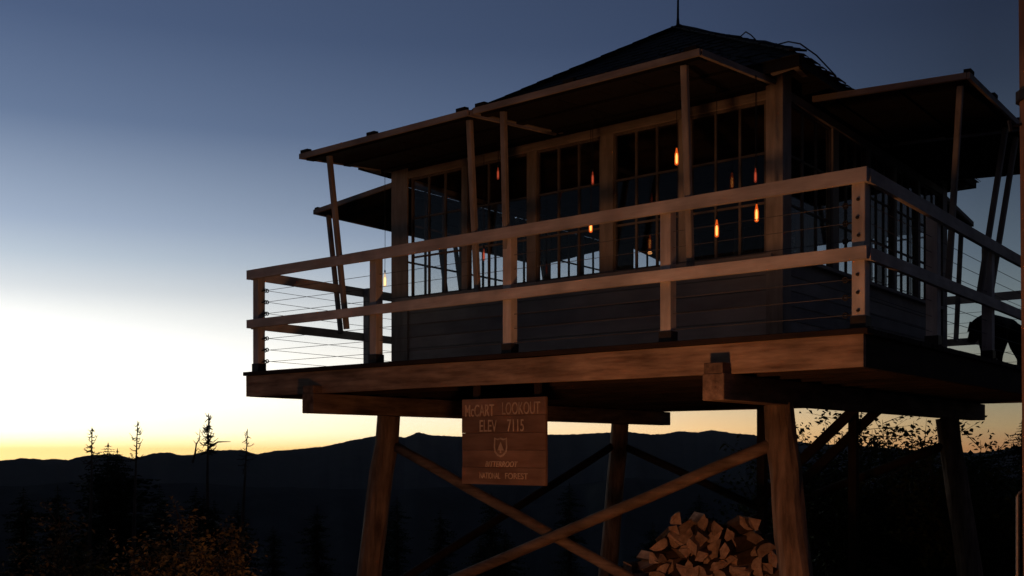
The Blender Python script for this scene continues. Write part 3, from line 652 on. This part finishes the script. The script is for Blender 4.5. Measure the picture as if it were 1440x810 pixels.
# ------------------------------------------------------------------ firewood heap under the deck
def split_piece(k):
    rnd = random.Random(k); r = rnd.uniform(.062, .092); n = 7; a0 = 0; a1 = rnd.choice((1.4, 1.75, 2.2, 3.14))
    poly = [(-r * .35, -r * .45)] + [(-r * .35 + r * 1.25 * math.cos(a0 + (a1 - a0) * i / n), -r * .45 + r * 1.25 * math.sin(a0 + (a1 - a0) * i / n)) for i in range(n + 1)]
    b = B(); b.prism(poly, rnd.uniform(.36, .44))
    for v in b.bm.verts: v.co += Vector((rnd.uniform(-.008, .008), rnd.uniform(-.015, .015), rnd.uniform(-.008, .008)))
    me = b.mesh('firewood', CUT, mats=[LOGBARK])
    for p in me.polygons:
        if len(p.vertices) == 4 and p.index not in (2, len(me.polygons) - 1): p.material_index = 1
    return me
fw = [split_piece(k) for k in range(12)]
WC = Vector((-2.06, 1.42, 0)); wrz = R(24); wx = Vector((math.cos(wrz), math.sin(wrz), 0)); wy = Vector((-wx.y, wx.x, 0))
rn = random.Random(5)
for j in range(15):
    n = int(19 - j * 1.0); wid = 2.75 - j * .14
    for i in range(n):
        for row in ((0, 1) if 6 < j < 14 else (0,)):
            q = WC + wx * (.16 + (i - (n - 1) / 2) * wid / n + rn.uniform(-.03, .03) - (.05 if j % 2 else 0)) + wy * (row * .36 + rn.uniform(-.07, .07) + .03 * j)
            z = height(q.x, q.y) + .06 + j * .090 + rn.uniform(-.02, .02) + .03 * math.sin(i * 1.3 + j)
            o = link('firewood', rn.choice(fw), None, (q.x, q.y, z), (rn.uniform(-.4, .4), rn.uniform(0, 6.28), wrz + rn.uniform(-.7, .7)))
            tag(o, 'split piece of pale firewood in the heap under the deck', 'firewood', 'firewood heap under the deck')

# ------------------------------------------------------------------ pole with climbing pegs, and a steel stake
pb = at(1463, 631, 6.5); pb.z = height(pb.x, pb.y); pt = at(1447, 631, 6.5); pt.z = EYE + 4.3
pl = tag(empty('wooden_pole', pb), 'weathered wooden pole with climbing pegs beside the deck corner', 'pole')
part('pole_shaft', B().tube([pb + Vector((0, 0, -.3)), pb.lerp(pt, .33), pb.lerp(pt, .66), pt], [.088, .082, .076, .07], 14, jit=.03), POLEW, pl)
for i, z in enumerate((2.0, 2.55, 3.1)):
    p = pb.lerp(pt, (EYE + z - pb.z) / (pt.z - pb.z)); s = -1 if i != 1 else 1
    b = B().tube([p + RGT * s * .06, p + RGT * s * .145 + Vector((0, 0, -.02))], .008, 6); b.tube([p + RGT * s * .14 + Vector((0, 0, -.045)), p + RGT * s * .15 + Vector((0, 0, .02))], .012, 6)
    part('climbing_peg', b, IRON, pl)
for p in (pb.lerp(pt, (EYE + 2.17 - pb.z) / (pt.z - pb.z)),):
    part('pole_bracket', B().lathe(p, [(.10, -.03), (.10, .03)], 14), IRON, pl)
sp = at(1431, 760, 6.6); sp.z = height(sp.x, sp.y)
stk = tag(empty('steel_stake', sp), 'thin steel stake with a bent hook standing in the ground by the pole', 'stake')
zt = EYE - .30
part('stake_rod', B().tube([sp + Vector((0, 0, -.2)), Vector((sp.x, sp.y, zt - .2)), Vector((sp.x, sp.y, zt))], .011, 8), METAL, stk)
part('hook', B().tube([Vector((sp.x, sp.y, zt - .01)) + RGT * (.05 - .05 * math.cos(a)) + Vector((0, 0, .05 * math.sin(a))) for a in [math.pi * i / 8 for i in range(9)]], .009, 8), METAL, stk)

# ------------------------------------------------------------------ vegetation
def conifer(seed, H, base_r, levels):
    rnd = random.Random(seed); tr = B().tube([(0, 0, -.6), (0, 0, H * .3), (.03, 0, H * .7), (0, 0, H)], [H * .018 + .03, H * .014 + .02, H * .007 + .01, .006], 8)
    cr = B()
    for lv in range(levels):
        t = lv / levels; z = H * (.12 + .88 * t) - .04; L_ = min(base_r * (1 - .5 * t), (1 - t) * H * .75 + .05) * rnd.uniform(.55, 1.15); n = rnd.randint(5, 8)
        for k in range(n):
            a = rnd.uniform(0, 6.28); d = Vector((math.cos(a), math.sin(a), 0)); s = Vector((-d.y, d.x, 0)); l = L_ * rnd.uniform(.6, 1.15); nt_ = 6
            for i in range(nt_):
                u = (i + .4) / nt_; p = d * l * u + Vector((0, 0, z - .28 * l * u + .12 * l * u * u)); w = l * .30 * (1 - u * .7) * rnd.uniform(.6, 1.2) + .03
                for sg_ in (-1, 1):
                    tip = p + s * sg_ * w + d * w * .55 + Vector((0, 0, rnd.uniform(-.12, .03) * w * 3))
                    cr.face((p - d * .04 * l, p + d * .10 * l, tip))
                dn = p + d * w * rnd.uniform(.1, .6) + s * rnd.uniform(-.3, .3) * w + Vector((0, 0, rnd.choice((-1, -1, 1)) * w * rnd.uniform(.35, .7)))
                cr.face((p - d * .05 * l, p + d * .12 * l, dn))
            e = d * l + Vector((0, 0, z - .17 * l)); p = d * l * .5 + Vector((0, 0, z - .11 * l)); cr.face((p - s * .035 * l, p + s * .035 * l, e))
    for k in range(8):
        a = rnd.uniform(0, 6.28); d = Vector((math.cos(a), math.sin(a), 0)) * .03; cr.face(((0, 0, H - .2), d + Vector((0, 0, H - .16)), (0, 0, H + .02)))
    return tr.mesh('trunk', BARK, True), cr.mesh('crown', NEEDLE)
CON = [conifer(1, 15, 1.9, 120), conifer(2, 13, 2.3, 120), conifer(3, 17, 1.7, 130)]
CH = [15, 13, 17]
def put_conifer(px, top_py, depth, v, label, group, name='conifer_tree', fat=1.0):
    p = at(px, 631, depth); gz = height(p.x, p.y); top = EYE + (631 - top_py) / 1485 * depth; H = max(1.6, top - gz); s = H / CH[v]
    t = empty(name, (p.x, p.y, gz), random.uniform(0, 6.28)); tag(t, label, 'tree', group)
    for nm, me in zip(('trunk', 'crown'), CON[v]):
        o = bpy.data.objects.new(nm, me); COL.objects.link(o); o.parent = t
        w = (max(s, .0) ** .75 if s > 1 else s) * (fat if nm == 'crown' else 1)
        o.scale = (w, w, s)
    return t
put_conifer(152, 622, 42, 1, 'dark conifer whose tip breaks the horizon between two bare snags', 'conifers on the slope', fat=1.5)
put_conifer(165, 630, 44, 1, 'shorter conifer beside the conifer that breaks the horizon', 'conifers on the slope', fat=1.2)
put_conifer(1437, 590, 24, 0, 'dark conifer behind the deck at the pole', 'conifers on the slope')
put_conifer(1404, 626, 30, 1, 'short conifer between the rear leg and the pole', 'conifers on the slope')
rn = random.Random(8)
for k in range(34):
    px = rn.uniform(-60, 1420); dp = rn.uniform(26, 70); ty = rn.uniform(672, 760)
    put_conifer(px, ty, dp, k % 3, 'dark conifer on the slope with its top below the horizon', 'conifers below the horizon', fat=1.0)
def snag(px, top_py, depth, lean, label, branches, seed):
    rnd = random.Random(seed); p = at(px, 631, depth); gz = height(p.x, p.y); top = EYE + (631 - top_py) / 1485 * depth; H = top - gz
    t = tag(empty('dead_snag', (p.x, p.y, gz)), label, 'dead tree', 'bare snags on the slope')
    P0 = Vector((p.x, p.y, gz - .4)); T = Vector((p.x, p.y, top)) + RGT * lean
    Bz = P0 - RGT * lean * 2.5
    pts = [Bz.lerp(T, i / 6) + Vector((rnd.uniform(-.05, .05), rnd.uniform(-.05, .05), 0)) * (i not in (0, 6)) for i in range(7)]
    part('trunk', B().tube(pts, [.17, .15, .13, .11, .08, .048, .010], 8, jit=.1), GREYWOOD, t, smooth=True)
    b = B()
    for k in range(branches):
        u = 1 - .105 * rnd.random() ** .9 - .005; q = Bz.lerp(T, u); a = rnd.uniform(0, 6.28); l = (1 - u) * H * .20 * rnd.uniform(.4, 1.3) + .10; d = Vector((math.cos(a), math.sin(a), rnd.uniform(-.35, .45)))
        e = q + d * l * .55 + Vector((0, 0, -.05)); f = e + d * l * .5 + Vector((0, 0, rnd.uniform(-.12, .22)))
        b.tube([q, e, f], [.022, .015, .006], 5)
        for _ in range(3):
            g0 = e.lerp(f, rnd.random()); b.tube([g0, g0 + Vector((rnd.uniform(-1, 1), rnd.uniform(-1, 1), rnd.uniform(-.6, .6))) * l * .22], [.012, .005], 4)
    part('branches', b, GREYWOOD, t)['kind'] = 'stuff'
    return t, Bz, T
snag(127, 600, 40, .06, 'slender bare snag left of the small conifer tips', 40, 3)
snag(189, 592, 40, .12, 'tall straight bare snag right of the small conifer tips', 34, 4)
bs, q0, q1 = snag(291, 581, 38, .06, 'largest bare snag with a crooked side limb', 100, 5)
q = at(293, 630, 38); part('side_limb', B().tube([q, q + RGT * .18 + Vector((0, 0, .12)), q + RGT * .35 + Vector((0, 0, .22)), q + RGT * .8 + Vector((0, 0, .23))], [.05, .04, .028, .010], 6), GREYWOOD, bs)
q = at(287, 641, 38) - RGT * .42
part('side_limb', B().tube([q + Vector((0, 0, -.25)), q + RGT * .10 + Vector((0, 0, .10)), q + RGT * .14 + Vector((0, 0, .42)), q + RGT * .26 + Vector((0, 0, .62)), q + RGT * .27 + Vector((0, 0, .95))], [.045, .036, .028, .018, .006], 6), GREYWOOD, bs)
for u, dx, dz in ((.10, .16, .20), (.42, -.13, .16), (.60, .15, .12), (.75, -.10, .10)):
    e = q + RGT * (.06 + .2 * u) + Vector((0, 0, u)); part('side_limb', B().tube([e, e + RGT * dx + Vector((0, 0, dz))], [.016, .005], 5), GREYWOOD, bs)
snag(340, 603, 40, .22, 'leaning bare snag beside the largest snag', 22, 6)

def shrub(name, loc, hgt, spread, stems, leaves, lsize, mat, seed, label, group, bias=None):
    rnd = random.Random(seed); t = tag(empty(name, loc), label, 'shrub', group); base = Vector(loc); sb, lb = B(), B(); tips = []
    for k in range(stems):
        a = rnd.uniform(0, 6.28); r = spread * math.sqrt(rnd.random()); e = base + Vector((r * math.cos(a), r * math.sin(a), hgt * rnd.uniform(.6, 1.05) * (1 - .35 * (r / spread) ** 2)))
        m = base.lerp(e, .5) + Vector((rnd.uniform(-.1, .1), rnd.uniform(-.1, .1), .08 * hgt)); s0 = base + Vector((rnd.uniform(-.12, .12), rnd.uniform(-.12, .12), -.05))
        sb.tube([s0, m, e], [.014, .009, .003], 5); tips.append((s0, m, e))
        for _ in range(4):
            q = m.lerp(e, rnd.random()); f = q + Vector((rnd.uniform(-1, 1), rnd.uniform(-1, 1), rnd.uniform(-.1, .9))) * hgt * .2; sb.tube([q, f], [.006, .002], 4); tips.append((q, q.lerp(f, .5), f))
    for k in range(leaves):
        s0, m, e = rnd.choice(tips); u = rnd.random() ** .6; p = (m.lerp(e, (u - .4) / .6) if u > .4 else s0.lerp(m, .5 + u)) + Vector((rnd.gauss(0, 1), rnd.gauss(0, 1), rnd.gauss(0, 1))) * lsize * .9
        d = Vector((rnd.uniform(-1, 1), rnd.uniform(-1, 1), rnd.uniform(-.6, .6))).normalized(); w = d.cross(Vector((rnd.uniform(-1, 1), rnd.uniform(-1, 1), 1))).normalized(); l = lsize * rnd.uniform(.6, 1.3); h = w.cross(d) * l * .12
        lb.bm.faces.new([lb.bm.verts.new(x) for x in (p, p + d * l * .5 + w * l * .3 + h, p + d * l)]); lb.bm.faces.new([lb.bm.verts.new(x) for x in (p, p + d * l, p + d * l * .5 - w * l * .3 + h)])
    part('stems', sb, BARK, t); lo_ = part('leaves', lb, mat, t); lo_['kind'] = 'stuff'; return t
def rise(px, depth, py): p = at(px, py, depth); return p.z - height(p.x, p.y)
def on_ground(px, depth): p = at(px, 631, depth); return Vector((p.x, p.y, height(p.x, p.y)))
shrub('leafy_shrub', on_ground(262, 8.6), rise(262, 8.6, 722), .55, 26, 2800, .046, LEAF1, 21, 'fire lit shrub with tan leaves in front of the left deck corner', 'shrubs at the edge of the clearing')
shrub('leafy_shrub', on_ground(318, 9.4), rise(318, 9.4, 740), .38, 16, 1300, .045, LEAF1, 25, 'small tan leaved shrub beside the fire lit shrub', 'shrubs at the edge of the clearing')
shrub('leafy_shrub', on_ground(120, 9.6), rise(120, 9.6, 712), .55, 20, 1700, .045, LEAF1, 22, 'taller loose shrub with sparse reddish leaves below the snags', 'shrubs at the edge of the clearing')
shrub('leafy_shrub', on_ground(195, 9.0), rise(195, 9.0, 755), .40, 12, 700, .05, LEAF2, 23, 'low dull green shrub between two tan shrubs', 'shrubs at the edge of the clearing')
for i, (px, dp, h, s, n) in enumerate(((1290, 13.2, 1.78, .9, 1500), (1345, 12.9, 1.85, .8, 1500), (1180, 13.4, 1.62, .9, 1500), (1150, 15.5, 2.25, .8, 1500), (1215, 14.8, 2.30, .9, 2000), (1262, 16.0, 2.2, .8, 1700), (1320, 15.0, 2.0, .8, 1400), (1375, 15.6, 1.85, .7, 900), (1090, 16.5, 1.6, .9, 1200), (1430, 14.5, 1.75, .7, 1300))):
    lab = ['dense shrub in front of the taller shrubs beside the rear leg', 'dense shrub wrapped round the rear leg', 'dense low shrub beneath the knee braces', 'bushy leafy shrub behind the front leg seen under the deck', 'tall leafy shrub behind the stair seen under the deck', 'leafy shrub under the deck between stair and rear leg', 'leafy shrub hidden behind the rear leg',
           'sparse leafy shrub right of the rear leg', 'low leafy shrub behind the firewood heap', 'leafy shrub growing by the wooden pole'][i]
    g0 = on_ground(px, dp); hh_ = EYE + .01 - g0.z + (h - 1.75) * .9
    shrub('leafy_shrub', g0, hh_, s, 34, int(n * 2.2), .085, LEAF2, 40 + i, lab, 'shrubs behind the lookout')

# ------------------------------------------------------------------ thin evening air
hb = B().box(-17000, 17000, -17000, 17000, -1800, 700)
hm = bpy.data.materials.new('evening_air'); hm.use_nodes = True; hn = hm.node_tree.nodes; hn.remove(hn['Principled BSDF'])
pv = hn.new('ShaderNodeVolumePrincipled'); pv.inputs['Color'].default_value = (.80, .88, 1.0, 1); pv.inputs['Density'].default_value = 1.2e-5; pv.inputs['Anisotropy'].default_value = 0
hm.node_tree.links.new(pv.outputs[0], hn['Material Output'].inputs['Volume'])
hz = link('haze', hb.mesh('haze', hm)); hz['kind'] = 'stuff'; hz['label'] = 'thin blue evening haze over the far ridges'
